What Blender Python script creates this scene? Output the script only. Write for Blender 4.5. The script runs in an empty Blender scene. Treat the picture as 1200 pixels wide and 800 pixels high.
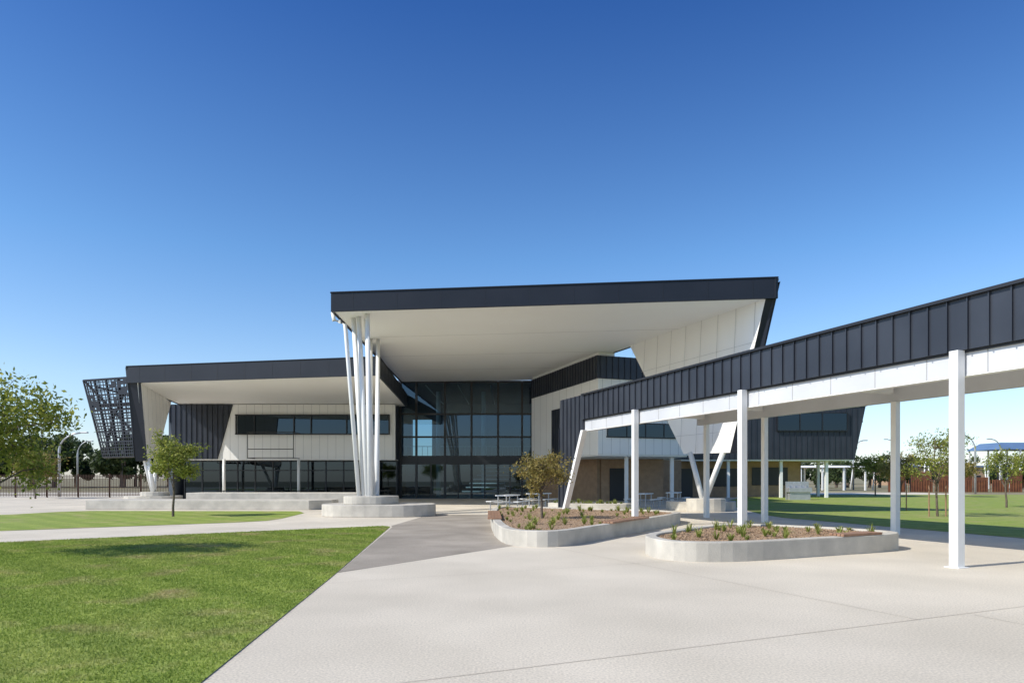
import bpy, math, random
import numpy as np
from mathutils import Vector as V
random.seed(4); rng=np.random.default_rng(7)
S=bpy.context.scene
# ------------------------------------------------------------ camera / light
cam=bpy.data.cameras.new("camera"); co=bpy.data.objects.new("camera",cam); S.collection.objects.link(co)
co.location=(0,0,1.6); co.rotation_euler=(math.radians(90),0,0)
cam.lens=24; cam.sensor_width=36; cam.shift_y=0.1333; cam.clip_end=6000; cam.clip_start=.05
S.camera=co
EL=math.radians(40); AZ=math.radians(246)
w=bpy.data.worlds.new("World"); S.world=w; w.use_nodes=True
nt=w.node_tree; bg=nt.nodes['Background']
sk=nt.nodes.new('ShaderNodeTexSky'); sk.sky_type='NISHITA'; sk.sun_disc=False
sk.sun_elevation=EL; sk.sun_rotation=AZ; sk.air_density=1.0; sk.dust_density=0.6; sk.ozone_density=2.5; sk.altitude=50
tc=nt.nodes.new('ShaderNodeTexCoord'); sx=nt.nodes.new('ShaderNodeSeparateXYZ'); nt.links.new(tc.outputs['Generated'],sx.inputs[0])
cr=nt.nodes.new('ShaderNodeValToRGB'); nt.links.new(sx.outputs['Z'],cr.inputs[0])
st=[(0,(.80,.82,.96)),(.13,(.76,.82,.90)),(.30,(.48,.70,.88)),(.57,(.19,.40,.72)),(1,(.50,.55,.62))]
cr.color_ramp.elements[0].position=0; cr.color_ramp.elements[0].color=(*st[0][1],1)
cr.color_ramp.elements[1].position=1; cr.color_ramp.elements[1].color=(*st[4][1],1)
for p,c in st[1:4]:
    q=cr.color_ramp.elements.new(p); q.color=(*c,1)
mu=nt.nodes.new('ShaderNodeVectorMath'); mu.operation='MULTIPLY'
nt.links.new(sk.outputs[0],mu.inputs[0]); nt.links.new(cr.outputs[0],mu.inputs[1])
ms=nt.nodes.new('ShaderNodeVectorMath'); ms.operation='SCALE'; ms.inputs['Scale'].default_value=1.5
nt.links.new(mu.outputs[0],ms.inputs[0]); nt.links.new(ms.outputs[0],bg.inputs[0]); bg.inputs[1].default_value=0.138
sd=V((math.sin(AZ)*math.cos(EL),math.cos(AZ)*math.cos(EL),math.sin(EL)))
sl=bpy.data.lights.new("sun",'SUN'); so=bpy.data.objects.new("sun",sl); S.collection.objects.link(so)
sl.energy=5.0; sl.angle=math.radians(.5); sl.color=(1,.95,.86)
so.rotation_euler=sd.to_track_quat('Z','Y').to_euler(); so.location=(-30,-20,40)
S.view_settings.view_transform='Standard'; S.view_settings.look='None'; S.view_settings.exposure=0

# ------------------------------------------------------------ materials
def mat(name,c1,c2=None,scale=3,rough=.7,bump=0,bscale=60,metal=0,spec=.5,fine=None,detail=4,big=None):
    m=bpy.data.materials.new(name); m.use_nodes=True; n=m.node_tree; b=n.nodes['Principled BSDF']
    b.inputs['Roughness'].default_value=rough; b.inputs['Metallic'].default_value=metal
    b.inputs['Specular IOR Level'].default_value=spec
    if c2 is None: c2=tuple(x*.88 for x in c1)
    g=n.nodes.new('ShaderNodeNewGeometry')
    no=n.nodes.new('ShaderNodeTexNoise'); no.inputs['Scale'].default_value=scale; no.inputs['Detail'].default_value=detail
    n.links.new(g.outputs['Position'],no.inputs['Vector'])
    r=n.nodes.new('ShaderNodeValToRGB'); r.color_ramp.elements[0].position=.35; r.color_ramp.elements[1].position=.65
    r.color_ramp.elements[0].color=(*c2,1); r.color_ramp.elements[1].color=(*c1,1)
    n.links.new(no.outputs['Fac'],r.inputs[0]); out=r.outputs[0]
    for sp in (fine,big):
        if sp:
            sc,lo,hi=sp
            n2=n.nodes.new('ShaderNodeTexNoise'); n2.inputs['Scale'].default_value=sc; n2.inputs['Detail'].default_value=3
            n.links.new(g.outputs['Position'],n2.inputs['Vector'])
            mr=n.nodes.new('ShaderNodeMapRange'); mr.inputs[1].default_value=.3; mr.inputs[2].default_value=.7
            mr.inputs[3].default_value=lo; mr.inputs[4].default_value=hi
            n.links.new(n2.outputs['Fac'],mr.inputs[0])
            mx=n.nodes.new('ShaderNodeVectorMath'); mx.operation='SCALE'
            n.links.new(out,mx.inputs[0]); n.links.new(mr.outputs[0],mx.inputs['Scale']); out=mx.outputs[0]
    n.links.new(out,b.inputs['Base Color'])
    if bump:
        n3=n.nodes.new('ShaderNodeTexNoise'); n3.inputs['Scale'].default_value=bscale; n3.inputs['Detail'].default_value=4
        n.links.new(g.outputs['Position'],n3.inputs['Vector'])
        bp=n.nodes.new('ShaderNodeBump'); bp.inputs['Strength'].default_value=bump; bp.inputs['Distance'].default_value=.02
        n.links.new(n3.outputs['Fac'],bp.inputs['Height']); n.links.new(bp.outputs[0],b.inputs['Normal'])
    return m
def leafmat(name,c1,c2,c3,tf=.4):
    m=bpy.data.materials.new(name); m.use_nodes=True; n=m.node_tree; b=n.nodes['Principled BSDF']
    b.inputs['Roughness'].default_value=.55; b.inputs['Specular IOR Level'].default_value=.3
    g=n.nodes.new('ShaderNodeNewGeometry'); r=n.nodes.new('ShaderNodeValToRGB')
    r.color_ramp.elements[0].color=(*c1,1); r.color_ramp.elements[1].color=(*c3,1)
    e=r.color_ramp.elements.new(.5); e.color=(*c2,1)
    n.links.new(g.outputs['Random Per Island'],r.inputs[0]); n.links.new(r.outputs[0],b.inputs['Base Color'])
    t=n.nodes.new('ShaderNodeBsdfTranslucent'); n.links.new(r.outputs[0],t.inputs[0])
    mx=n.nodes.new('ShaderNodeMixShader'); mx.inputs[0].default_value=tf
    n.links.new(b.outputs[0],mx.inputs[1]); n.links.new(t.outputs[0],mx.inputs[2])
    n.links.new(mx.outputs[0],n.nodes['Material Output'].inputs[0]); return m
def grassmat(name,island,gain=1.0):
    # turf colour: green with straw patches, mower passes and fine variation
    m=bpy.data.materials.new(name); m.use_nodes=True; n=m.node_tree; b=n.nodes['Principled BSDF']
    b.inputs['Roughness'].default_value=.8; b.inputs['Specular IOR Level'].default_value=.15
    g=n.nodes.new('ShaderNodeNewGeometry')
    def noise(sc,d=4):
        k=n.nodes.new('ShaderNodeTexNoise'); k.inputs['Scale'].default_value=sc; k.inputs['Detail'].default_value=d
        n.links.new(g.outputs['Position'],k.inputs['Vector']); return k.outputs['Fac']
    def ramp(src,p0,c0,p1,c1):
        r=n.nodes.new('ShaderNodeValToRGB'); r.color_ramp.elements[0].position=p0; r.color_ramp.elements[1].position=p1
        r.color_ramp.elements[0].color=(*c0,1); r.color_ramp.elements[1].color=(*c1,1); n.links.new(src,r.inputs[0]); return r.outputs[0]
    def mix(f,a,c):
        x=n.nodes.new('ShaderNodeMix'); x.data_type='RGBA'; n.links.new(f,x.inputs[0]); n.links.new(a,x.inputs[6]); n.links.new(c,x.inputs[7]); return x.outputs[2]
    base=ramp(g.outputs['Random Per Island'] if island else noise(35,6),.1 if island else .3,(.21*gain,.29*gain,.05*gain),.9 if island else .7,(.42*gain,.47*gain,.12*gain))
    straw=ramp(noise(20),.3,(.58*gain,.48*gain,.26*gain),.7,(.42*gain,.31*gain,.17*gain))
    a=mix(ramp(noise(.9,8),.53,(0,0,0),.74,(.80,.80,.80)),base,straw)
    a=mix(ramp(noise(.16,3),.48,(0,0,0),.7,(.30,.30,.30)),a,straw)
    wv=n.nodes.new('ShaderNodeTexWave'); wv.inputs['Scale'].default_value=.28; wv.inputs['Distortion'].default_value=1.2; wv.inputs['Detail'].default_value=2
    mp=n.nodes.new('ShaderNodeMapping'); mp.inputs['Rotation'].default_value=(0,0,math.radians(-48)); n.links.new(g.outputs['Position'],mp.inputs[0]); n.links.new(mp.outputs[0],wv.inputs[0])
    s=ramp(wv.outputs['Fac'],.3,(.86,.90,.84),.7,(1.0,1.0,1.0)); s2=ramp(noise(2.5,5),.3,(.74,.79,.72),.7,(1,1,1))
    for q in (s,s2):
        x=n.nodes.new('ShaderNodeVectorMath'); x.operation='MULTIPLY'; n.links.new(a,x.inputs[0]); n.links.new(q,x.inputs[1]); a=x.outputs[0]
    n.links.new(a,b.inputs['Base Color'])
    if island:
        t=n.nodes.new('ShaderNodeBsdfTranslucent'); n.links.new(a,t.inputs[0]); mx=n.nodes.new('ShaderNodeMixShader'); mx.inputs[0].default_value=.4
        n.links.new(b.outputs[0],mx.inputs[1]); n.links.new(t.outputs[0],mx.inputs[2]); n.links.new(mx.outputs[0],n.nodes['Material Output'].inputs[0])
    else:
        bp=n.nodes.new('ShaderNodeBump'); bp.inputs['Strength'].default_value=.6; bp.inputs['Distance'].default_value=.02
        n.links.new(noise(70),bp.inputs['Height']); n.links.new(bp.outputs[0],b.inputs['Normal'])
    return m
def glassmat(name,tint,fac):
    m=bpy.data.materials.new(name); m.use_nodes=True; n=m.node_tree; n.nodes.remove(n.nodes['Principled BSDF'])
    t=n.nodes.new('ShaderNodeBsdfTransparent'); t.inputs[0].default_value=(*tint,1)
    g=n.nodes.new('ShaderNodeBsdfGlossy'); g.inputs['Roughness'].default_value=.015; g.inputs[0].default_value=(.60,.80,.98,1)
    fr=n.nodes.new('ShaderNodeFresnel'); fr.inputs[0].default_value=1.5
    ad=n.nodes.new('ShaderNodeMath'); ad.operation='ADD'; ad.inputs[1].default_value=fac; n.links.new(fr.outputs[0],ad.inputs[0])
    mx=n.nodes.new('ShaderNodeMixShader'); n.links.new(ad.outputs[0],mx.inputs[0])
    n.links.new(t.outputs[0],mx.inputs[1]); n.links.new(g.outputs[0],mx.inputs[2])
    n.links.new(mx.outputs[0],n.nodes['Material Output'].inputs[0]); return m
WHITE=mat("white_cladding",(.90,.89,.86),(.87,.86,.83),.6,.5)
SOFF=mat("white_soffit",(.93,.925,.90),(.91,.90,.875),.4,.6)
POST=mat("white_steel_paint",(.84,.84,.82),(.80,.80,.78),2,.35)
BEAM=mat("light_grey_panel",(.60,.61,.63),(.54,.55,.57),.8,.4)
DARK=mat("charcoal_metal_cladding",(.042,.048,.062),(.031,.036,.048),.8,.4,spec=.45,metal=.2)
DARK2=mat("charcoal_fascia",(.020,.024,.034),(.016,.020,.029),.6,.45,spec=.3)
SEAM=mat("cladding_seam",(.014,.016,.022),None,2,.5)
JOINT=mat("panel_joint",(.40,.40,.40),None,2,.7)
FRAME=mat("window_frame",(.014,.016,.02),None,2,.4)
CONC=mat("cast_concrete",(.60,.56,.485),(.49,.46,.40),2.2,.8,.25,40,fine=(90,.90,1.06),big=(.9,.82,1.06))
PAVE=mat("exposed_aggregate_concrete",(.71,.635,.515),(.65,.58,.465),.5,.85,.4,140,fine=(45,.78,1.14),big=(.25,.90,1.05))
ASPH=mat("taupe_paving",(.38,.33,.27),(.32,.28,.225),.8,.85,.3,120,fine=(60,.76,1.18),big=(.4,.84,1.10))
JNT=mat("saw_cut_joint",(.40,.35,.28),None,5,.9)
LAWN=grassmat("lawn_grass",False)
DIRT=mat("dry_ground",(.28,.23,.14),(.19,.18,.09),.08,.95,.3,10,fine=(3,.8,1.2))
SOIL=mat("mulch",(.42,.29,.185),(.27,.18,.11),14,.95,.7,50,fine=(60,.6,1.4))
BRICK=mat("tan_brick",(.40,.27,.17),(.33,.22,.14),3,.85,.3,60)
BARK=mat("bark",(.17,.13,.10),(.09,.07,.05),20,.9,.6,60)
TIMB=mat("timber_slat",(.36,.20,.12),(.25,.14,.085),8,.6)
RUST=mat("weathering_steel",(.22,.085,.035),(.14,.05,.025),2,.85)
RUSTD=mat("brown_fence_steel",(.085,.045,.03),None,2,.8)
STEEL=mat("galvanised_steel",(.50,.51,.52),None,4,.4,metal=.5)
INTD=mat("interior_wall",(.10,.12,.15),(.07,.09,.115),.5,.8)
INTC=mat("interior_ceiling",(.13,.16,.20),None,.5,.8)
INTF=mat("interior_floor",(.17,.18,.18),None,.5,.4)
BLUER=mat("blue_grey_roof",(.12,.20,.34),None,.5,.5)
GLASS=glassmat("tinted_glass",(.20,.36,.46),.06)
GLASSB=glassmat("dark_glass",(.05,.075,.105),.03)
LF1=leafmat("leaf_green",(.13,.17,.03),(.26,.30,.055),(.44,.43,.10))
LF2=leafmat("leaf_olive",(.15,.14,.04),(.28,.23,.065),(.42,.32,.11))
LF3=leafmat("leaf_dark",(.03,.05,.018),(.055,.085,.028),(.10,.13,.045))
LFT=leafmat("strap_leaf",(.15,.20,.035),(.28,.34,.07),(.46,.45,.15))
GRS=grassmat("grass_blade",True,1.15)

# ------------------------------------------------------------ mesh helpers
def empty(name,loc=(0,0,0)):
    e=bpy.data.objects.new(name,None); S.collection.objects.link(e); e.location=loc; e.empty_display_size=.2; return e
class MB:
    def __init__(s): s.v=[]; s.f=[]
    def add(s,vs,fs):
        o=len(s.v); s.v+= [tuple(p) for p in vs]; s.f+=[tuple(i+o for i in f) for f in fs]
    def b8(s,a,b):
        n=len(a); s.add(list(a)+list(b),[tuple(range(n))[::-1],tuple(range(n,2*n))]+[(i,(i+1)%n,n+(i+1)%n,n+i) for i in range(n)])
    def box(s,x0,x1,y0,y1,z0,z1):
        s.b8([(x0,y0,z0),(x1,y0,z0),(x1,y1,z0),(x0,y1,z0)],[(x0,y0,z1),(x1,y0,z1),(x1,y1,z1),(x0,y1,z1)])
    def plate(s,pts,d):
        d=V(d); s.b8([V(p) for p in pts],[V(p)+d for p in pts])
    def wall(s,p0,p1,z0,z1,t):
        s.plate([(p0[0],p0[1],z0),(p1[0],p1[1],z0),(p1[0],p1[1],z1),(p0[0],p0[1],z1)],(t[0],t[1],0))
    def prism(s,poly,z0,z1):
        s.b8([(p[0],p[1],z0) for p in poly],[(p[0],p[1],z1) for p in poly])
    def tube(s,path,rad,n=8,cap=True):
        path=[V(p) for p in path]; rings=[]
        for i,p in enumerate(path):
            d=(path[min(i+1,len(path)-1)]-path[max(i-1,0)]).normalized()
            a=d.orthogonal() if abs(d.z)<.9 else V((1,0,0)); a=(a-d*a.dot(d)).normalized(); b=d.cross(a)
            r=rad[i] if isinstance(rad,(list,tuple)) else rad
            rings.append([p+(a*math.cos(2*math.pi*k/n)+b*math.sin(2*math.pi*k/n))*r for k in range(n)])
        vs=[q for r in rings for q in r]; fs=[]
        for i in range(len(path)-1):
            for k in range(n): fs.append((i*n+k,i*n+(k+1)%n,(i+1)*n+(k+1)%n,(i+1)*n+k))
        fs.append(tuple(range(n))[::-1]); fs.append(tuple(range((len(path)-1)*n,len(path)*n)))
        s.add(vs,fs)
    def ribs(s,pts,sp,w,pv,axis='v',off=None):
        pts=[V(p) for p in pts]; pv=V(pv); n=V((0,0,0))
        for i in range(len(pts)): n+= (pts[i]-pts[0]).cross(pts[(i+1)%len(pts)]-pts[0])
        n.normalize(); n=n if n.dot(pv)>0 else -n; h=pv.length
        v=(V((0,0,1))-n*n.z)
        if v.length<.1: v=V((0,1,0))-n*n.y
        v.normalize(); u=v.cross(n)
        if axis=='u': u,v=v,u
        o=pts[0]; q=[((p-o).dot(u),(p-o).dot(v)) for p in pts]
        lo=min(a for a,_ in q); hi=max(a for a,_ in q); x=lo+(sp/2 if off is None else off)
        while x<hi-.01:
            ys=[]
            for i in range(len(q)):
                (a,b),(c,d)=q[i],q[(i+1)%len(q)]
                if (a-x)*(c-x)<0: ys.append(b+(d-b)*(x-a)/(c-a))
            if len(ys)>=2:
                y0,y1=min(ys),max(ys)
                P=lambda uu,vv,k: o+u*uu+v*vv+n*k
                s.b8([P(x-w/2,y0,-.002),P(x+w/2,y0,-.002),P(x+w/2,y1,-.002),P(x-w/2,y1,-.002)],
                     [P(x-w/2,y0,h),P(x+w/2,y0,h),P(x+w/2,y1,h),P(x-w/2,y1,h)])
            x+=sp
    def obj(s,name,m,parent=None,smooth=False,bevel=0):
        me=bpy.data.meshes.new(name); me.from_pydata(s.v,[],s.f)
        import bmesh
        bm=bmesh.new(); bm.from_mesh(me); bmesh.ops.recalc_face_normals(bm,faces=bm.faces); bm.to_mesh(me); bm.free()
        me.materials.append(m); o=bpy.data.objects.new(name,me); S.collection.objects.link(o)
        if smooth:
            for p in me.polygons: p.use_smooth=len(p.vertices)==4
        if bevel:
            b=o.modifiers.new("bevel",'BEVEL'); b.width=bevel; b.segments=2; b.limit_method='ANGLE'
        if parent:
            o.parent=parent; o.location=-V(parent.location)
        return o
def fastmesh(name,verts,k,m,parent=None):
    nv=len(verts); nf=nv//k
    me=bpy.data.meshes.new(name); me.vertices.add(nv); me.vertices.foreach_set("co",np.ascontiguousarray(verts,dtype=np.float32).ravel())
    me.loops.add(nv); me.loops.foreach_set("vertex_index",np.arange(nv,dtype=np.int32))
    me.polygons.add(nf); me.polygons.foreach_set("loop_start",np.arange(0,nv,k,dtype=np.int32))
    me.update(calc_edges=True); me.materials.append(m)
    o=bpy.data.objects.new(name,me); S.collection.objects.link(o)
    if parent: o.parent=parent; o.location=-V(parent.location)
    return o
def sheet(name,poly,z,m):
    b=MB(); b.add([(p[0],p[1],z) for p in poly],[tuple(range(len(poly)))]); return b.obj(name,m)
def chaikin(p,n=2):
    for _ in range(n):
        q=[]
        for i in range(len(p)):
            a,b=p[i],p[(i+1)%len(p)]
            q.append((a[0]*.75+b[0]*.25,a[1]*.75+b[1]*.25)); q.append((a[0]*.25+b[0]*.75,a[1]*.25+b[1]*.75))
        p=q
    return p
def inpoly(x,y,poly):
    c=np.zeros(len(x),bool); j=len(poly)-1
    for i in range(len(poly)):
        xi,yi=poly[i]; xj,yj=poly[j]
        t=((yi>y)!=(yj>y))&(x<(xj-xi)*(y-yi)/((yj-yi) or 1e-9)+xi); c^=t; j=i
    return c
def quads(centers,size,flat=0.0):
    N=len(centers); a=rng.normal(size=(N,3)); a/=np.linalg.norm(a,axis=1)[:,None]
    b=rng.normal(size=(N,3)); b-= a*(a*b).sum(1)[:,None]; b/=np.linalg.norm(b,axis=1)[:,None]
    s=size*(.6+.8*rng.random((N,1)))
    l=a*s; t=b*s*.45
    return np.stack([centers-l,centers+t,centers+l,centers-t],1).reshape(-1,3)

# ------------------------------------------------------------ ground
sheet("ground",[(-3000,-200),(3000,-200),(3000,5000),(-3000,5000)],-.004,DIRT)
sheet("concrete_pavement",[(-60,-12),(45,-12),(45,76),(-60,76)],0,PAVE)
lawn1=[(-1.85,-2),(-2.43,5.33),(-2.95,11.4),(-4.0,22.4),(-4.3,22.75),(-12.6,17.0),(-22,10.3),(-40,0),(-40,-2)]
lawn2=[(-44,2),(-30,10.5),(-15.5,20.6),(-10.0,24.6),(-9.2,25.6),(-9.1,27),(-9.5,31.2),(-10.3,33.0),(-20.6,33.3),(-21.5,32.5),(-22,30),(-26,24),(-34,17),(-46,9)]
lawn3=[(10.9,27.6),(12.6,21.5),(14.0,16.5),(21,-5),(60,-5),(60,66),(24,66),(14,46),(12,36),(11,30)]
sheet("lawn",lawn1,.008,LAWN); sheet("lawn",lawn2,.008,LAWN); sheet("lawn",lawn3,.008,LAWN)
sheet("paved_path",[(-2.95,11.55),(.05,16.2),(-.5,19),(-.95,29.8),(-3.6,30),(-4.05,22.9),(-3.9,22.2)],.004,ASPH)
b=MB()
def joint(a,c,wd=.004):
    a=V((*a,0)); c=V((*c,0)); d=(c-a).normalized(); p=V((-d.y,d.x,0))*wd
    b.add([(a-p)+V((0,0,.0045)),(c-p)+V((0,0,.0045)),(c+p)+V((0,0,.0045)),(a+p)+V((0,0,.0045))],[(0,1,2,3)])
joint((-2.3,4.7),(12.5,11.2)); joint((.9,15.9),(4.6,7.7)); joint((8.5,16.2),(13.2,18.6)); joint((3.2,13.2),(-2.8,10.4))
joint((9.3,-3),(5.4,8.0));joint((-4.5,24.5),(-20,13.5)) ;joint((-3.9,26),(-9,26.4));joint((-3.8,30.1),(9,30.8));joint((8.6,15.7),(10.2,10.2))
b.obj("pavement_joint",JNT)

# ------------------------------------------------------------ school building
B=empty("school_building",(0,50,0))
FL=(-7.8,29.4,8.8,9.54); FR=(11.3,29.0,9.27,10.08); BR=(1.75,53.6,9.3,10.1); BL=(-8.8,54.0,9.2,9.9)
def slabgrid(q,n=10):
    FL,FR,BR,BL=q; bot=MB(); top=MB()
    def P(i,j,k):
        s,t=i/n,j/n; c=[(1-t)*((1-s)*FL[m]+s*FR[m])+t*((1-s)*BL[m]+s*BR[m]) for m in range(4)]
        return (c[0],c[1],c[k])
    vb=[P(i,j,2) for j in range(n+1) for i in range(n+1)]; vt=[P(i,j,3) for j in range(n+1) for i in range(n+1)]
    fs=[(j*(n+1)+i,j*(n+1)+i+1,(j+1)*(n+1)+i+1,(j+1)*(n+1)+i) for j in range(n) for i in range(n)]
    bot.add(vb,fs); top.add(vt,fs)
    return bot,top
bot,top=slabgrid((FL,FR,BR,BL)); bot.obj("canopy_soffit",SOFF,B,smooth=True); top.obj("canopy_roof_sheet",DARK2,B)
b=MB(); j=MB()
def fascia(p,q,inn,b,j,sp=1.9,lip=.03):
    pts=[(p[0],p[1],p[2]-lip),(q[0],q[1],q[2]-lip),(q[0],q[1],q[3]+.03),(p[0],p[1],p[3]+.03)]
    b.plate(pts,inn); j.ribs(pts,sp,.02,(-inn[0]*.06,-inn[1]*.06,0))
    b.b8([(p[0]-inn[0]*.3,p[1]-inn[1]*.3,p[3]+.031),(q[0]-inn[0]*.3,q[1]-inn[1]*.3,q[3]+.031),(q[0]+inn[0],q[1]+inn[1],q[3]+.031),(p[0]+inn[0],p[1]+inn[1],p[3]+.031)],
         [(p[0]-inn[0]*.3,p[1]-inn[1]*.3,p[3]+.07),(q[0]-inn[0]*.3,q[1]-inn[1]*.3,q[3]+.07),(q[0]+inn[0],q[1]+inn[1],q[3]+.07),(p[0]+inn[0],p[1]+inn[1],p[3]+.07)])
fascia(FL,FR,(0,.12,0),b,j); fascia(FR,BR,(-.12,-.04,0),b,j); fascia(BL,FL,(.12,0,0),b,j)
b.obj("canopy_fascia",DARK2,B); j.obj("fascia_seams",SEAM,B)
b=MB()
for t in (.25,.5,.75):
    p=[FL[i]+(BL[i]-FL[i])*t for i in range(3)]; q=[FR[i]+(BR[i]-FR[i])*t for i in range(3)]
    b.b8([(p[0],p[1]-.01,p[2]-.004),(q[0],q[1]-.01,q[2]-.004),(q[0],q[1]+.01,q[2]-.004),(p[0],p[1]+.01,p[2]-.004)],
         [(p[0],p[1]-.01,p[2]+.01),(q[0],q[1]-.01,q[2]+.01),(q[0],q[1]+.01,q[2]+.01),(p[0],p[1]+.01,p[2]+.01)])
b.obj("soffit_joints",JOINT,B)
# --- right wing wall
W=[(10.85,29.15,9.28),(6.85,39.7,9.30),(8.55,34.0,2.80),(9.9,31.0,2.76)]
b=MB(); b.plate(W,(.16,.05,0)); b.obj("wing_wall_inner_face",WHITE,B)
j=MB(); j.ribs(W,1.25,.014,(-.004,-.0015,0)); j.ribs(W,1.9,.010,(-.004,-.0015,0),'u'); j.obj("wing_wall_joints",JOINT,B)
b=MB(); Wo=[V(p)+V((.17,.055,0)) for p in W]
Wo2=[Wo[0]+V((.30,-.15,.7)),Wo[1]+V((.3,.1,.3)),Wo[2]+V((.2,.05,-.02)),Wo[3]+V((.2,-.12,-.02))]
b.b8(Wo,[p+V((.12,.04,0)) for p in Wo2])
b.b8([(10.83,29.12,9.30),(11.32,28.98,10.10),(10.32,30.75,2.72),(9.88,30.95,2.72)],[(10.95,29.3,9.3),(11.42,29.2,10.1),(10.4,31.0,2.72),(9.98,31.2,2.72)])
b.obj("wing_wall_outer_cladding",DARK2,B)
b=MB()
b.tube([(9.25,32.8,.5),(9.75,31.5,2.8)],.13,12); b.tube([(9.2,32.9,.5),(8.75,33.5,2.85)],.13,12); b.obj("wing_wall_v_column",POST,B,True)
# --- upper box
A_=(1.43,52.0); B_=(5.16,41.3); C_=(8.97,42.7); D_=(11.3,43.56)
b=MB(); j=MB(); sd_=[(A_[0],A_[1],7.65),(B_[0],B_[1],7.65),(B_[0],B_[1],9.03),(A_[0],A_[1],9.03)]
fr_=[(B_[0],B_[1],7.65),(C_[0],C_[1],7.65),(C_[0],C_[1],9.03),(B_[0],B_[1],9.03)]
b.prism([A_,B_,C_,(7.5,53.5)],7.65,9.03); j.ribs(sd_,.42,.03,(-.045,-.015,0)); j.ribs(fr_,.42,.03,(.015,-.045,0))
b.obj("upper_box_cladding",DARK,B); j.obj("upper_box_seams",DARK,B)
b=MB(); b.prism([(1.56,52.0),(5.28,41.55),(6.3,41.9),(3.0,53)],9.03,9.27); b.obj("upper_bulkhead",WHITE,B)
b=MB(); A2=(1.50,52.1); B2=(5.22,41.38); D2=(11.3,43.62)
b.prism([A2,B2,D2,(11.3,54.9),(1.75,54.9)],3.05,7.647); b.obj("upper_white_wall",WHITE,B)
j=MB()
j.ribs([(*A2,3.05),(*B2,3.05),(*B2,7.64),(*A2,7.64)],1.2,.014,(-.004,-.0015,0))
j.ribs([(*B2,3.05),(*D2,3.05),(*D2,7.64),(*B2,7.64)],.6,.014,(.0015,-.004,0)); j.obj("upper_wall_joints",JOINT,B)
def along(p,q,s): 
    L=math.hypot(q[0]-p[0],q[1]-p[1]); return (p[0]+(q[0]-p[0])*s/L,p[1]+(q[1]-p[1])*s/L)
b=MB(); b.wall(along(A2,B2,4.3),along(A2,B2,7.4),2.8,6.35,(-.14,-.05)); b.obj("side_screen",DARK,B)
j=MB(); p,q=along(A2,B2,4.3),along(A2,B2,7.4); p=(p[0]-.14,p[1]-.05); q=(q[0]-.14,q[1]-.05)
j.ribs([(*p,2.8),(*q,2.8),(*q,6.35),(*p,6.35)],.3,.03,(-.03,-.01,0)); j.obj("side_screen_ribs",DARK,B)
b=MB(); b.wall(along(B2,D2,.6),along(B2,D2,6.0),4.15,4.95,(.01,-.03)); b.obj("strip_window",GLASSB,B)
b=MB(); b.wall(along(B2,D2,.6),along(B2,D2,6.0),4.15,4.95,(.002,-.008)); b.wall(along(B2,D2,.55),along(B2,D2,6.05),4.08,4.15,(.02,-.06)); b.wall(along(B2,D2,.55),along(B2,D2,6.05),4.95,5.02,(.02,-.06))
for k in range(5): b.wall(along(B2,D2,.6+k*1.33),along(B2,D2,.66+k*1.33),4.15,4.95,(.02,-.055))
b.obj("strip_window_frame",FRAME,B)
# --- right dark wing
b=MB(); j=MB()
b.b8([(11.35,55,3.1),(27.6,55,3.1),(27.6,70,3.1),(11.35,70,3.1)],[(11.35,55,7.4),(28.5,55,7.4),(28.5,70,7.4),(11.35,70,7.4)])
j.ribs([(11.35,55,3.1),(27.6,55,3.1),(28.5,55,7.4),(11.35,55,7.4)],.45,.04,(0,-.05,0))
b.obj("right_wing_cladding",DARK,B); j.obj("right_wing_seams",DARK,B)
b=MB(); b.box(21.4,26.9,54.85,54.93,5.45,6.8); b.obj("right_wing_window",GLASSB,B)
b=MB()
b.box(21.3,27,54.8,54.99,5.37,5.45); b.box(21.3,27,54.8,54.99,6.8,6.88)
for x in (21.3,23.1,24.9,26.92): b.box(x,x+.08,54.8,54.99,5.45,6.8)
b.obj("right_wing_window_frame",FRAME,B)
b=MB(); b.box(11.3,28.6,54.9,55.3,7.4,7.55); b.obj("right_wing_parapet",DARK2,B)
b=MB(); b.box(11.4,27.5,55.06,69.9,3.0,3.097); b.prism([(1.7,52.2),(5.3,41.5),(11.2,43.7),(11.2,54.8),(1.8,54.8)],2.96,3.047); b.obj("undercroft_soffit",SOFF,B)
b=MB(); b.prism([(2.2,54.5),(6.0,48.2),(6.3,48.4),(2.5,54.8)],0,2.95); b.box(6.3,10.4,48.3,48.6,0,2.95); b.box(10.7,12.3,50.5,50.8,0,2.95); b.box(12.6,24.2,57.5,57.9,0,2.99); b.box(24.2,24.5,57.9,69,0,2.99);b.box(10.4,10.7,48.3,50.8,0,2.95);b.box(12.3,12.6,50.8,57.5,0,2.95)
b.obj("ground_floor_brick_wall",BRICK,B)
b=MB()
for (x0,x1,y,z0,z1) in ((6.9,8.2,48.26,0.0,2.3),(13.4,15.2,57.45,0,2.4),(16.4,19.0,57.45,.9,2.4),(20.2,23.2,57.45,1.0,2.5)): b.box(x0,x1,y-.02,y+.02,z0,z1)
b.obj("ground_floor_doors",FRAME,B)
b=MB()
for x,y in ((9.3,54.6),(17.6,55.6),(21.9,55.6),(25.6,55.6),(7.2,43.0),(10.3,44.0),(26.9,60),(26.9,66)): b.box(x-.11,x+.11,y-.11,y+.11,0,2.99 if y>54.7 else 2.95)
b.obj("undercroft_columns",POST,B)
b=MB(); b.prism(chaikin([(7.5,33.3),(10.9,33.0),(11.6,35.6),(8.2,36.2)],2),0,.45); b.prism(chaikin([(8.4,32.3),(10.2,32.1),(10.3,33.6),(8.5,33.7)],2),0,.62); b.obj("wing_wall_concrete_plinth",CONC,B,bevel=.02)
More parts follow.
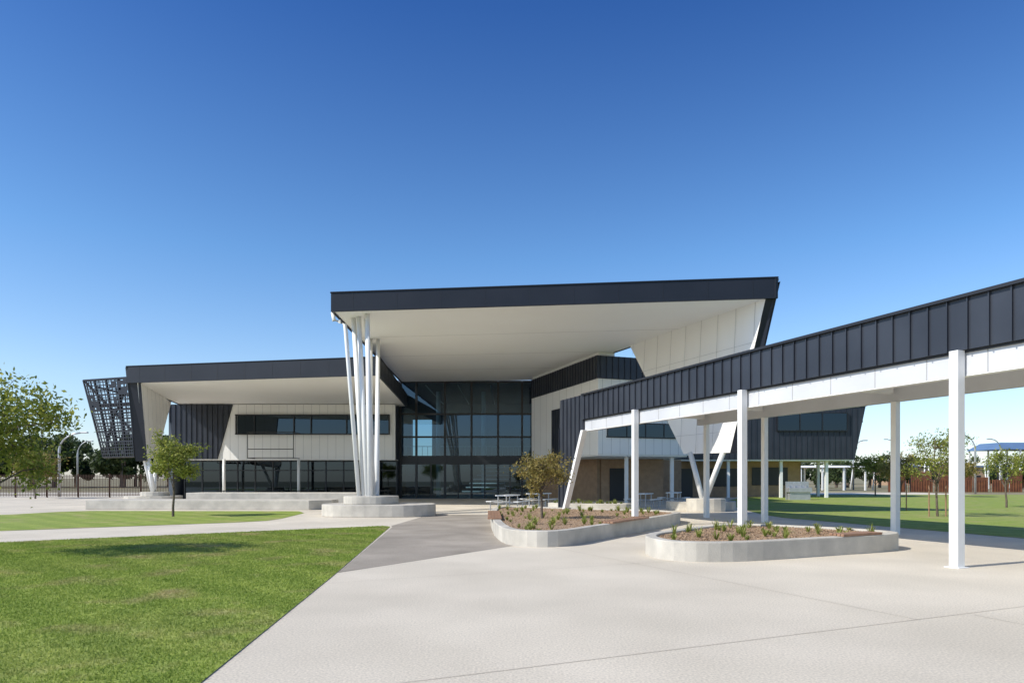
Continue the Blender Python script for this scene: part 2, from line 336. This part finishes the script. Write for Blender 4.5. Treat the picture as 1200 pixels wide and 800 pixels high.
# --- entry glazing
X=[-8.8,-7.56,-5.3,-3.2,-1.1,.8,1.72]; Z=[0,2.75,3.3,4.85,6.66,9.2]; Y0=54
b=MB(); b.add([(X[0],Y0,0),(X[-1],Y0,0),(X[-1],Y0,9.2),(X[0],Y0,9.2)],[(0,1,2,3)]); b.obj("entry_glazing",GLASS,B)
b=MB()
for x in X: b.box(x-.08,x+.08,Y0-.14,Y0+.12,0,9.2)
for z in Z[1:]: 
    for i in range(len(X)-1): b.box(X[i]+.08,X[i+1]-.08,Y0-.10,Y0+.10,z-.07,z+.07)
for i in range(len(X)-1): b.box(X[i]+.08,X[i+1]-.08,Y0-.08,Y0+.06,2.82,3.23)
for x in (-6.4,-4.25,-2.15,-.15): b.box(x-.05,x+.05,Y0-.07,Y0+.07,0,2.68)
b.obj("entry_mullions",FRAME,B)
b=MB(); b.box(-9.6,-8.89,53.4,54.2,0,9.15); b.obj("entry_return_wall",DARK,B)
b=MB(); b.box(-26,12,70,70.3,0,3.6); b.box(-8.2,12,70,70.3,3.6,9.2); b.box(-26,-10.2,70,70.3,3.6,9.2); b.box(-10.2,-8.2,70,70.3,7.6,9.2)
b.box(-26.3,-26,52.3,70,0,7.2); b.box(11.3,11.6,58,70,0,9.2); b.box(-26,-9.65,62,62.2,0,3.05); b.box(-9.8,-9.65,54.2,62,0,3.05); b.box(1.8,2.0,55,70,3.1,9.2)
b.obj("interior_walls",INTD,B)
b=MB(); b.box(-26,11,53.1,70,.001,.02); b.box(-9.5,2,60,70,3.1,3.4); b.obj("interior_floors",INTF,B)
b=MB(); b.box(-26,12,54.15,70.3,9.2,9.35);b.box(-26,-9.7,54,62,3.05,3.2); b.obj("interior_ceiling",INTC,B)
b=MB()
for x in (-6.5,-2.5): b.tube([(x,60.2,0),(x,60.2,9.2)],.2,12)
b.box(-9.4,1.8,59.9,59.95,4.35,4.4)
for k in range(24): b.box(-9.3+k*.47,-9.27+k*.47,59.9,59.95,3.4,4.35)
for k in range(9): b.box(-4.5+k*.3,-1.5+k*.3,57+k*.3,57.3+k*.3,.34*k+.1,.34*k+.2)
for k in range(3): b.box(-7+k*2.6,-6.9+k*2.6,55,69,9.05,9.12)
b.obj("interior_stair_and_rail",POST,B,)
# --- low canopy (left)
lFL=(-22.6,40,7.2,8.1); lFR=(-7.2,37.0,7.2,8.13); lBR=(-8.25,53.8,7.25,8.1); lBL=(-25.6,52.5,7.25,8.1)
bot,top=slabgrid((lFL,lFR,lBR,lBL),4); bot.obj("low_canopy_soffit",SOFF,B,smooth=True); top.obj("low_canopy_roof_sheet",DARK2,B)
b=MB(); j=MB(); fascia(lFL,lFR,(.02,.12,0),b,j,1.7); fascia(lFR,lBR,(-.12,0,0),b,j,1.7); fascia(lBL,lFL,(.12,0,0),b,j,1.7)
b.obj("low_canopy_fascia",DARK2,B); j.obj("low_fascia_seams",SEAM,B)
W=[(-21.85,40.15,7.22),(-25.1,50.3,7.22),(-22.9,44.0,2.9),(-22.0,41.2,2.7)]
b=MB(); b.plate(W,(-.16,-.05,0)); b.obj("left_wing_inner_face",WHITE,B)
j=MB(); j.ribs(W,1.3,.014,(.004,.0015,0)); j.obj("left_wing_joints",JOINT,B)
b=MB()
b.b8([(-22.03,40.1,7.22),(-25.3,50.3,7.22),(-23.1,44,2.88),(-22.18,41.2,2.68)],[(-22.6,39.95,8.15),(-26,50.5,8.15),(-23.6,44,2.8),(-22.6,41.0,2.6)])
b.b8([(-21.8,40.1,7.2),(-22.62,39.98,8.1),(-22.6,41.0,2.62),(-21.95,41.1,2.66)],[(-21.9,40.25,7.2),(-22.72,40.1,8.1),(-22.7,41.2,2.62),(-22.05,41.3,2.66)])
b.obj("left_wing_outer_cladding",DARK2,B)
b=MB(); b.tube([(-22.1,42.2,.4),(-22.05,41.4,2.75)],.13,12); b.tube([(-22.2,42.3,.4),(-22.85,43.8,2.95)],.13,12); b.tube([(-22.15,42.2,.4),(-22.4,41.0,4.0)],.10,12); b.obj("left_wing_v_column",POST,B,True)
b=MB(); b.prism(chaikin([(-23.9,41.2),(-20.6,41.2),(-20.6,43.6),(-23.9,43.6)],2),0,.5); b.prism(chaikin([(-22.9,41.6),(-21.3,41.6),(-21.3,43),(-22.9,43)],2),.5,.75); b.obj("left_wing_concrete_plinth",CONC,B,bevel=.02)
WF=[(-22.4,52,3.05),(-8.9,52,3.05),(-8.9,52,7.2),(-21.25,52,7.2)]
b=MB(); b.plate(WF,(0,.3,0)); b.obj("left_facade_white_wall",WHITE,B)
j=MB(); j.ribs(WF,.62,.016,(0,-.004,0)); j.obj("left_facade_joints",JOINT,B)
DF=[(-25.6,51.9,3.05),(-22.42,51.9,3.05),(-21.27,51.9,7.2),(-26.2,51.9,7.2)]
b=MB(); b.plate(DF,(0,.3,0)); b.ribs(DF,.4,.05,(0,-.06,0)); b.obj("left_facade_dark_cladding",DARK,B)
b=MB(); b.add([(-20.9,51.93,4.98),(-9.4,51.93,4.98),(-9.4,51.93,6.35),(-20.9,51.93,6.35)],[(0,1,2,3)]); b.obj("left_window_glass",GLASSB,B)
b=MB(); b.box(-20.9,-9.4,51.96,51.985,4.98,6.35); b.box(-21,-9.3,51.72,51.99,4.9,4.98); b.box(-21,-9.3,51.72,51.99,6.35,6.43)
for x in (-21,-19.6,-16.6,-15.3,-12.6,-11.2,-9.36): b.box(x,x+.07,51.8,51.95,4.98,6.35)
b.obj("left_window_frame",FRAME,B)
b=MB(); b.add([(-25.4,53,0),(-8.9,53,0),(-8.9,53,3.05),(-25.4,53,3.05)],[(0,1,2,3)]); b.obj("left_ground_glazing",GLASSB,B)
b=MB()
for k in range(13): b.box(-25.4+k*1.37-.04,-25.4+k*1.37+.04,52.93,53.07,0,2.97)
for z in (.05,2.2,2.9): b.box(-25.4,-8.9,52.95,52.985,z-.04,z+.04)
b.obj("left_ground_mullions",FRAME,B)
b=MB(); b.box(-26,-8.9,52.0,53.4,2.98,3.045); b.obj("left_ground_soffit",SOFF,B)
b=MB()
for px in (-21.6,-16,-10.5): b.tube([(px,51.2,0),(px,51.2,3.02)],.11,12)
b.obj("left_facade_columns",POST,B,True)
b=MB()
for z in (3.1,3.75,5.0): b.tube([(-19.6,50.6,z),(-16.2,50.6,z)],.03,6)
for x in (-19.6,-16.2):
    b.tube([(x,50.6,3.05),(x,50.6,5.05)],.03,6); b.tube([(x,50.6,5.0),(x,52,5.0)],.03,6); b.tube([(x,50.6,3.1),(x,52,3.1)],.03,6)
b.obj("signage_rod_frame",FRAME,B)
# perforated screen : framed modules, mostly open lattice
b=MB(); tl,tr,br,bl=V((-27.7,44,7.9)),V((-23.9,42.6,7.9)),V((-23.6,42.6,2.95)),V((-26.4,44,2.95))
def Q(s,t): return (bl*(1-s)+br*s)*(1-t)+(tl*(1-s)+tr*s)*t
nx,nz=16,25
random.seed(12)
dens={}
for i in range(nx):
    for k in range(nz):
        s0,s1,t0,t1=i/nx,(i+1)/nx,k/nz,(k+1)/nz
        mk=(i//4,k//5); d_=dens.setdefault(mk,random.choice((.35,.9,.97,1.0)))
        if random.random()<d_:
            a=.13+(.22 if i%4==3 else 0); c=.14+(.2 if k%5==4 else 0)
            S0,S1=s0+(s1-s0)*.13,s1-(s1-s0)*a; T0,T1=t0+(t1-t0)*.14,t1-(t1-t0)*c
            o=[Q(s0,t0),Q(s1,t0),Q(s1,t1),Q(s0,t1)]; n=[Q(S0,T0),Q(S1,T0),Q(S1,T1),Q(S0,T1)]
            for m in range(4): b.add([o[m],o[(m+1)%4],n[(m+1)%4],n[m]],[(0,1,2,3)])
        else: b.add([Q(s0,t0),Q(s1,t0),Q(s1,t1),Q(s0,t1)],[(0,1,2,3)])
b.obj("perforated_screen",DARK2,B)
b=MB(); off=V((-.1,.55,0))
# second, offset skin of the double-layer screen
for i in range(12):
    b.tube([Q(i/11,0)+off,Q(i/11,1)+off],.035,4)
for k in range(17): b.tube([Q(0,k/16)+off,Q(1,k/16)+off],.035,4)
for s in (0,.25,.5,.75,1): b.tube([Q(s,0)+V((0,.12,0)),Q(s,1)+V((0,.12,0))],.06,6)
for t in (0,.33,.66,1): b.tube([Q(0,t)+V((0,.12,0)),Q(1,t)+V((0,.12,0))],.06,6)
b.tube([Q(0,0)+V((0,.2,0)),Q(.5,.5)+V((0,.2,0)),Q(1,1)+V((0,.2,0))],.08,6); b.tube([Q(0,1)+V((0,.2,0)),Q(1,.3)+V((0,.2,0))],.08,6)
b.tube([Q(.3,.3),(-25,50,3.4)],.07,6); b.tube([Q(.3,.9),(-25.5,50,7)],.07,6)
b.obj("screen_frame",FRAME,B)
# column bundle
b=MB()
for (bx,by),(tx,ty) in (((-6.35,29.3),(-7.2,31)),((-6.15,29.1),(-6.9,30.7)),((-6.0,29.5),(-6.65,31.2)),((-6.2,29.7),(-7.45,36)),((-5.85,29.5),(-7.1,36.2)),((-6.02,29.0),(-6.4,30.2))):
    b.tube([(bx,by,.8),(tx,ty,8.95)],[.115,.105],14)
b.tube([(-6.55,29.2,.8),(-7.3,30.0,8.0),(-7.36,30.1,8.35),(-7.6,30.1,8.5),(-7.85,30.1,8.55),(-7.9,30.1,8.9)],.09,10)
b.obj("canopy_column_cluster",POST,B,True)
b=MB(); b.prism(chaikin([(-8.1,27.7),(-3.3,27.7),(-3.3,31.0),(-8.1,31.0)],3),0,.50); b.obj("column_concrete_plinth",CONC,B,bevel=.025)
b=MB(); b.prism(chaikin([(-7.2,28.3),(-4.9,28.3),(-4.9,30.5),(-7.2,30.5)],3),.50,.84); b.obj("column_upper_plinth",CONC,B,bevel=.025)

T=empty("concrete_seat_wall",(-15,35,0))
b=MB(); b.prism([(-21.7,34.7),(-10.2,34.3),(-9.3,35.2),(-9.3,36.6),(-21.7,36.9)],0,.48); b.obj("lower_seat",CONC,T,bevel=.03)
b=MB(); b.prism([(-18.2,38.1),(-8.6,37.7),(-8.0,38.5),(-8.0,40),(-18.2,40)],0,.78); b.obj("upper_seat",CONC,T,bevel=.03)
b=MB(); b.box(-17.5,-9.5,36.95,37.65,0,.2); b.obj("step",CONC,T,bevel=.02)

# ------------------------------------------------------------ covered walkway
Wk=empty("covered_walkway",(7,15,0))
dv=V((-.3462,.9382,0)); pv=V((.9382,.3462,0)); P0=V((8.15,12.3,0))
def L(s,o,z): q=P0+dv*s+pv*o; return (q.x,q.y,z)
s0,s1=-22,15.2
def wbox(b,a,c,o0,o1,z0,z1): b.b8([L(a,o0,z0),L(c,o0,z0),L(c,o1,z0),L(a,o1,z0)],[L(a,o0,z1),L(c,o0,z1),L(c,o1,z1),L(a,o1,z1)])
b=MB(); wbox(b,s0,s1,-.16,-.06,3.88,4.80); wbox(b,s0,s1,5.3,5.4,4.1,4.9); b.obj("standing_seam_fascia",DARK,Wk)
b=MB(); b.ribs([L(s0,-.16,3.88),L(s1,-.16,3.88),L(s1,-.16,4.8),L(s0,-.16,4.8)],.38,.022,-pv*.04); b.obj("fascia_standing_seams",DARK,Wk)
b=MB(); wbox(b,s0,s1,-.24,.05,4.80,4.86); b.obj("roof_capping",SEAM,Wk)
b=MB(); b.b8([L(s0,-.05,4.6),L(s1,-.05,4.6),L(s1,5.3,4.75),L(s0,5.3,4.75)],[L(s0,-.05,4.7),L(s1,-.05,4.7),L(s1,5.3,4.85),L(s0,5.3,4.85)]); b.obj("roof_sheet",STEEL,Wk)
b=MB(); wbox(b,s0,s1,-.05,.12,3.44,3.877); wbox(b,s0,s1,5.1,5.28,3.78,4.2); b.obj("edge_beam",BEAM,Wk)
b=MB(); b.ribs([L(s0,-.05,3.44),L(s1,-.05,3.44),L(s1,-.05,3.87),L(s0,-.05,3.87)],1.16,.022,-pv*.004); b.obj("edge_beam_joints",JOINT,Wk)
b=MB(); wbox(b,s0,s1,-.056,.13,3.425,3.4395); b.obj("edge_beam_trim",POST,Wk)
b=MB(); wbox(b,s0,s1,.14,5.08,4.2,4.26); b.obj("walkway_soffit",SOFF,Wk)
b=MB(); wbox(b,s0,s1,-.1,-.055,3.84,3.876) ; b.obj("drip_flashing",SEAM,Wk)
b=MB(); hw=.085
posts=[-11.6,-5.8,0,5.8,11.19]
for s in posts: wbox(b,s-hw,s+hw,-.275,-.105,0,3.875)
for s in (-11.6,-5.8,0,5.8,11.19,14.6):
    wbox(b,s-hw,s+hw,5.05,5.22,0,3.78); wbox(b,s-.06,s+.06,.14,5.0,4.0,4.19)
b.obj("posts_and_cross_beams",POST,Wk)
b=MB()
for s in posts: wbox(b,s-.14,s+.14,-.33,-.05,0,.015)
b.obj("post_base_plates",POST,Wk)
b=MB(); E=[L(15.2,-.16,4.83),L(17.3,-.16,4.83),L(17.55,-.16,0.05),L(17.2,-.16,.05),L(15.2,-.16,3.5)]
b.plate(E,pv*.2)
b.ribs(E,.38,.022,-pv*.04); b.obj("end_fin_cladding",DARK,Wk)
b=MB(); b.b8([L(15.05,-.22,3.46),L(15.25,-.22,3.46),L(15.25,-.02,3.46),L(15.05,-.02,3.46)],[L(16.95,-.22,0),L(17.15,-.22,0),L(17.15,-.02,0),L(16.95,-.02,0)]); b.obj("leaning_end_post",POST,Wk)
b=MB(); wbox(b,15.2,17.3,.05,5.3,4.3,4.6); b.obj("end_roof",DARK,Wk)

# ------------------------------------------------------------ planters
def planter(poly,h,name="concrete_planter",seed=0,nt=40,bench=None,it=2):
    poly=chaikin(poly,it); n=len(poly); cx=sum(p[0] for p in poly)/n; cy=sum(p[1] for p in poly)/n
    e=empty(name,(cx,cy,0)); inn=[]
    ar=sum(poly[i][0]*poly[(i+1)%n][1]-poly[(i+1)%n][0]*poly[i][1] for i in range(n)); sg=1 if ar>0 else -1
    for i in range(n):
        a=V((*poly[i-1],0)); c=V((*poly[(i+1)%n],0)); t=(c-a).normalized(); nn=V((-t.y,t.x,0))*sg
        inn.append((poly[i][0]+nn.x*.24,poly[i][1]+nn.y*.24))
    b=MB(); vs=[(*p,0) for p in poly]+[(*p,h) for p in poly]+[(*p,h) for p in inn]+[(*p,.05) for p in inn]
    fs=[]
    for i in range(n):
        k=(i+1)%n
        for r in range(3): fs.append((r*n+i,r*n+k,(r+1)*n+k,(r+1)*n+i))
    b.add(vs,fs); o=b.obj("concrete_wall",CONC,e,bevel=.02)
    b=MB(); b.add([(*p,h-.05) for p in inn],[tuple(range(n))]); b.obj("mulch_bed",SOIL,e)
    xs=[p[0] for p in inn]; ys=[p[1] for p in inn]
    r=np.random.default_rng(seed)
    x=r.uniform(min(xs),max(xs),9000); y=r.uniform(min(ys),max(ys),9000); k=inpoly(x,y,inn); x,y=x[k],y[k]
    fastmesh("mulch_chips",quads(np.stack([x,y,np.full(len(x),h-.047)+r.random(len(x))*.012],1),.022),4,SOIL,e)
    x=r.uniform(min(xs),max(xs),nt*4); y=r.uniform(min(ys),max(ys),nt*4); k=inpoly(x,y,inn); x,y=x[k][:nt],y[k][:nt]
    vv=[]
    for px,py in zip(x,y):
        nb=r.integers(14,44); hh=r.uniform(.08,.27)
        for _ in range(nb):
            a=r.uniform(0,6.283); o=np.array([math.cos(a),math.sin(a),0]); t=np.array([-o[1],o[0],0])*.009
            le=hh*r.uniform(.5,1.25); sp=r.uniform(.15,1.1)
            p0=np.array([px,py,h-.05])+o*.02; p1=p0+o*le*sp*.4+np.array([0,0,le*.7]); p2=p1+o*le*sp*.6+np.array([0,0,le*(.35-.5*sp)])
            vv+= [p0-t,p0+t,p1+t,p1-t, p1-t,p1+t,p2+t*.2,p2-t*.2]
    fastmesh("strap_leaf_plants",np.array(vv),4,LFT,e)
    return e
pl1=[(-.85,29),(-.75,23),(-.35,17.0),(.2,15.8),(1.2,15.8),(2.1,17.4),(4.2,20.9),(6.1,24.2),(6.1,25.6),(5.2,26.6),(3.2,27.6),(1.2,29.2),(0,30)]
e1=planter(pl1,.38,seed=2,nt=75)
pl2=[(2.8,15.0),(2.85,13.4),(3.6,12.95),(4.6,13.1),(6.4,14.0),(8.3,14.85),(8.9,15.6),(8.5,16.6),(7.2,17.9),(6.2,18.6),(5.2,18.0),(4.0,16.4)]
e2=planter(pl2,.38,seed=5,nt=38)
def timber(e,a,c,z,wd=.42):
    b=MB(); a=V((*a,z)); c=V((*c,z)); dd=(c-a); L_=dd.length; dd.normalize(); p=V((-dd.y,dd.x,0))
    for k in range(4):
        q=a+p*(k*(wd/4)); r=c+p*(k*(wd/4)); t=p*(wd/4-.015); u=V((0,0,.05))
        b.b8([q,r,r+t,q+t],[q+u,r+u,r+t+u,q+t+u])
    b.obj("timber_seat",TIMB,e,bevel=.005)
timber(e1,(-.72,20.2),(-.86,24.5),.384,-.4); timber(e1,(2.7,18.25),(4.15,20.65),.384)
timber(e2,(6.9,14.2),(8.0,14.75),.384,.36)
e3=planter([(1.5,31.5),(5.3,30.2),(5.6,31.6),(2.0,33)],.45,seed=8,nt=30)

# ------------------------------------------------------------ trees
def tree(name,x,y,h,cr,z0,n,seed,leaf=LF1,ls=.05,tr=.045,stake=False,squash=1.0,den=1.0,base=0):
    r=random.Random(seed); e=empty(name,(x,y,base)); b=MB(); tips=[]
    zt=h*.82; path=[]; px,py=x,y
    for k in range(8):
        t=k/7; path.append((px,py,base+zt*t)); px+=r.uniform(-.04,.04)*h*.3; py+=r.uniform(-.04,.04)*h*.3
    b.tube(path,[tr*(1-.8*k/7)+.006 for k in range(8)],8)
    cz=(h+z0)/2; rz=(h-z0)/2
    for k in range(16):
        t=r.uniform(.3,.95); zz=base+zt*t
        if zz<base+z0*.8: zz=base+z0*.8+r.random()*.3
        i=min(6,int((zz-base)/zt*7)); st=V(path[i]).lerp(V(path[i+1]),max(0,min(1,(zz-base)/zt*7-i)))
        a=k*2.4+r.uniform(-.4,.4); ph=r.uniform(-.5,1.1)
        rr=r.uniform(.65,1.0)
        end=V((x+math.cos(a)*cr*rr*math.cos(ph),y+math.sin(a)*cr*rr*math.cos(ph),base+cz+rz*rr*math.sin(ph)))
        if end.z<st.z: end.z=st.z+.1
        mid=st.lerp(end,.5)+V((r.uniform(-.1,.1),r.uniform(-.1,.1),.1))*cr
        b.tube([st,mid,end],[tr*.42,tr*.26,.006],5)
        tips+= [mid,end,mid.lerp(end,.5)]
        for q in range(4):
            s=mid.lerp(end,r.random()); e_=s+V((r.gauss(0,1),r.gauss(0,1),r.gauss(.3,.8)))*cr*.24
            b.tube([s,e_],[tr*.16,.004],4); tips+=[e_,s.lerp(e_,.6)]
    b.obj("trunk_and_limbs",BARK,e)
    tp=np.array([list(t) for t in tips]); wts=np.array([r.uniform(.2,1.6) for _ in tips]); wts/=wts.sum()
    idx=rng.choice(len(tp),n,p=wts); c=tp[idx]+rng.normal(size=(n,3))*cr*.12*np.array([1,1,.85*squash])
    fastmesh("leaves",quads(c,ls),4,leaf,e)
    if stake:
        b=MB()
        for o in (-.35,.35): b.tube([(x+o,y,0),(x+o,y,1.3)],.03,6)
        b.obj("stakes",TIMB,e)
    return e
tree("young_tree",-10.85,14.2,3.95,1.5,.6,9000,3,LF1,.052,.06)
tree("young_tree",-14.1,28.4,3.4,1.0,.95,4600,11,LF1,.06,.05)
tree("young_tree",.95,21.5,2.2,.85,.55,3600,21,LF2,.045,.04,base=.3)
tree("young_tree",17.7,28.4,4.0,1.25,.9,3000,31,LF1,.05,.045,stake=True)
tree("young_tree",19.0,33.5,3.0,1.0,1.0,2200,37,LF2,.055,.045,stake=True)
tree("young_tree",26.8,37,3.2,1.3,1.1,2200,41,LF1,.06,.05)
tree("young_tree",33,62,3.6,1.7,1.2,2400,47,LF1,.10,.06)
tree("young_tree",38,58,3.3,1.6,1.2,2400,49,LF2,.10,.06)
tree("young_tree",-37,53,3.5,1.6,1.2,2600,57,LF2,.1,.06)
def treeline(name,x0,x1,y,hmin,hmax,n,seed,dn=1.0,dep=12,ls=.38):
    r=np.random.default_rng(seed); cs=[]; x=x0
    e=empty(name,((x0+x1)/2,y,0)); b=MB()
    while x<x1:
        h=r.uniform(hmin,hmax); wd=h*r.uniform(.4,.6); yy=y+r.uniform(-dep,dep)
        b.tube([(x,yy,0),(x+.3,yy,h*.7)],[.3,.1],6)
        for _ in range(10):
            cs.append((x+r.normal()*wd*.45,yy+r.normal()*wd*.4,h*r.uniform(.25,.86),wd*r.uniform(.25,.42)))
        x+=wd*r.uniform(.7,1.3)*dn
    b.obj("trunks",BARK,e)
    cs=np.array(cs); i=r.integers(0,len(cs),n); dd=r.normal(size=(n,3)); dd/=np.linalg.norm(dd,axis=1)[:,None]
    dd*=(.45+.6*r.random((n,1))); c=cs[i,:3]+dd*cs[i,3:4]*np.array([1,1,.75])
    fastmesh("foliage",quads(c,ls),4,LF3,e)
treeline("distant_tree_line",-110,-60,122,8,11,50000,1,.5)
treeline("distant_tree_line",60,260,180,5,9,36000,2,.8)
treeline("distant_tree_line",40,90,112,3.0,5.2,20000,6,.9,5,.25)
treeline("distant_tree_line",-62,60,210,5,9,10000,3)

# ------------------------------------------------------------ lawn blades
def blades(poly,n,ymax,hmin,hmax,name,wd=.005,seed=1):
    r=np.random.default_rng(seed); N=n*4
    y=3+ (ymax-3)*r.random(N)**1.5; x=r.uniform(-24,-1.8,N)
    k=inpoly(x,y,poly)&(x>-.78*y-1.5); x,y=x[k][:n],y[k][:n]; m=len(x)
    a=r.uniform(0,6.283,m); h=r.uniform(hmin,hmax,m); ww=(wd*(1+y*.09))
    lx=r.normal(size=m)*.6*h; ly=r.normal(size=m)*.6*h; z=np.full(m,.008)
    p0=np.stack([x-np.cos(a)*ww,y-np.sin(a)*ww,z],1); p1=np.stack([x+np.cos(a)*ww,y+np.sin(a)*ww,z],1); p2=np.stack([x+lx,y+ly,z+h],1)
    return fastmesh(name,np.stack([p0,p1,p2],1).reshape(-1,3),3,GRS)
blades(lawn1,220000,23,.012,.032,"grass_blades",.004)

# ------------------------------------------------------------ furniture
def picnic(x,y,rot,m=POST,nm="picnic_table"):
    e=empty(nm,(x,y,0)); e.rotation_euler=(0,0,rot)
    b=MB(); b.box(-.8,.8,-.36,.36,.72,.77); 
    o=b.obj("table_top",m,None,bevel=.01); o.parent=e
    b=MB()
    for s in (-1,1): b.box(-.8,.8,s*.72-.14,s*.72+.14,.43,.47)
    o=b.obj("seats",m,None,bevel=.01); o.parent=e
    b=MB()
    for sx in (-.55,.55):
        b.tube([(sx,-.3,.72),(sx,-.3,.0)],.03,6); b.tube([(sx,.3,.72),(sx,.3,0)],.03,6); b.tube([(sx,-.72,.40),(sx,.72,.40)],.03,6)
        b.tube([(sx,-.72,.43),(sx,-.72,0)],.025,6); b.tube([(sx,.72,.43),(sx,.72,0)],.025,6)
    o=b.obj("frame",STEEL if m is POST else m,None); o.parent=e
picnic(-.2,34.0,1.2); picnic(1.5,38,1.0); picnic(7.2,37.5,1.1); picnic(9.6,40.5,1.2)
for k in range(5): picnic(-19+k*2.5,46+.4*(k%2),.15*k,FRAME)
e=empty("drinking_trough",(21,50,0)); b=MB(); b.box(20.3,22.0,50,50.6,.55,.90); b.obj("basin",STEEL,e,bevel=.03)
b=MB(); b.box(20.4,21.9,50.1,50.5,0,.55); b.box(20.3,22.0,50.61,50.7,0,1.35)
for k in range(4): b.tube([(20.5+k*.42,50.55,.9),(20.5+k*.42,50.55,1.15),(20.5+k*.42,50.4,1.15)],.02,6)
b.obj("base_splashback_and_taps",STEEL,e)
def lamp(x,y,h,arm):
    e=empty("street_lamp",(x,y,0)); b=MB()
    p=[(x,y,0),(x,y,h*.72)]+[(x+arm*(1-math.cos(t)),y,h*.72+h*.26*math.sin(t)) for t in (.3,.6,.9,1.2,1.5)]
    b.tube(p,[.12,.10]+[.07]*5,8); b.obj("pole",STEEL,e,True)
    b=MB(); ex=p[-1]; dx=.6*(1 if arm>0 else -1); b.box(min(ex[0],ex[0]+dx),max(ex[0],ex[0]+dx),y-.12,y+.12,ex[2]-.05,ex[2]+.08); b.obj("luminaire",STEEL,e,bevel=.03)
lamp(-38.8,58.5,5.6,2.0); lamp(-56,88,6.5,1.5); lamp(47.5,70,6.2,-1.6); lamp(62,110,8,-1.6); lamp(46,92,6.8,1.4); lamp(66,92,7,-1.5)
def fence(name,x0,x1,y,h,m,sp=.13,w=.03):
    e=empty(name,((x0+x1)/2,y,0)); b=MB(); x=x0
    while x<x1: b.box(x,x+w,y,y+w,.08,h); x+=sp
    b.obj("pickets",m,e); b=MB()
    for z in (.2,h-.2): b.box(x0,x1,y+.031,y+.07,z,z+.05)
    x=x0
    while x<=x1: b.box(x,x+.09,y+.071,y+.16,0,h+.05); x+=2.6
    b.obj("rails_and_posts",m,e)
fence("picket_fence",-62,-27.5,56.5,1.9,RUSTD)
e=empty("weathering_steel_fence",(55,78,0)); b=MB(); x=43
random.seed(5)
while x<72:
    ww=random.uniform(1.0,2.4); hh=random.uniform(1.4,2.6); b.box(x,x+ww,77.9,78,0,hh); x+=ww+random.uniform(.03,.9)
b.ribs([(43,77.9,0),(72,77.9,0),(72,77.9,1.4),(43,77.9,1.4)],.3,.05,(0,-.05,0)); b.obj("panels",RUST,e); b=MB()
for k in range(12): b.box(43+k*2.5,43.08+k*2.5,78.01,78.1,0,2.2)
b.obj("posts",FRAME,e)
def pav(x,y,wd,dp,h,m,t=.25,pitch=.5,n=4,nm="shade_pavilion"):
    e=empty(nm,(x,y,0)); b=MB()
    b.b8([(x-wd/2,y-dp/2,h),(x+wd/2,y-dp/2,h),(x+wd/2,y+dp/2,h),(x-wd/2,y+dp/2,h)],[(x-wd*.38,y-dp*.3,h+pitch),(x+wd*.38,y-dp*.3,h+pitch),(x+wd*.38,y+dp*.3,h+pitch),(x-wd*.38,y+dp*.3,h+pitch)])
    b.obj("roof",m,e); b=MB()
    for k in range(n):
        xx=x-wd/2+.3+k*(wd-.6)/(n-1)
        for yy in (y-dp/2+.3,y+dp/2-.3): b.box(xx-.09,xx+.09,yy-.09,yy+.09,0,h)
    b.obj("posts",POST,e)
def sail(x,y,wd,h,m):
    # tensioned hypar shade cloth on four raking masts
    e=empty("shade_sail",(x,y,0)); c=[(x-wd/2,y-3,h),(x+wd/2,y-3,h-.9),(x+wd/2,y+3,h+.2),(x-wd/2,y+3,h-.8)]; N=8; b=MB()
    P=[]
    for j_ in range(N+1):
        for i_ in range(N+1):
            s,t=i_/N,j_/N; k=[(1-t)*((1-s)*c[0][m_]+s*c[1][m_])+t*((1-s)*c[3][m_]+s*c[2][m_]) for m_ in range(3)]
            k[1]+= (.5-t)*1.4*math.sin(math.pi*s); k[0]+=(.5-s)*1.4*math.sin(math.pi*t); P.append(tuple(k))
    b.add(P,[(j_*(N+1)+i_,j_*(N+1)+i_+1,(j_+1)*(N+1)+i_+1,(j_+1)*(N+1)+i_) for j_ in range(N) for i_ in range(N)]); b.obj("cloth",m,e)
    b=MB()
    for q in c: b.tube([(q[0]+(q[0]-x)*.12,q[1],0),(q[0],q[1],q[2]+.1)],.09,8)
    b.obj("masts",POST,e,True)
pav(72,98,9,7,5.6,BLUER,pitch=1.0); pav(42,92,9,6,3.0,WHITE,pitch=.25); 
sail(52,94,7,4.0,WHITE); sail(61,97,8,4.4,WHITE); sail(83,104,9,4.6,WHITE)
def far_bld(x,y,wd,dp,h,m):
    e=empty("distant_building",(x,y,0)); b=MB(); b.box(x-wd/2,x+wd/2,y,y+dp,0,h); b.obj("walls",m,e)
    b=MB(); b.box(x-wd/2-.4,x+wd/2+.4,y-.4,y+dp+.4,h,h+.35); b.obj("roof",BLUER,e)
    b=MB(); k=x-wd/2+1
    while k<x+wd/2-2: b.box(k,k+1.4,y-.03,y-.005,.9,2.2); k+=2.6
    b.obj("windows",FRAME,e)
far_bld(105,150,40,12,4,BRICK)
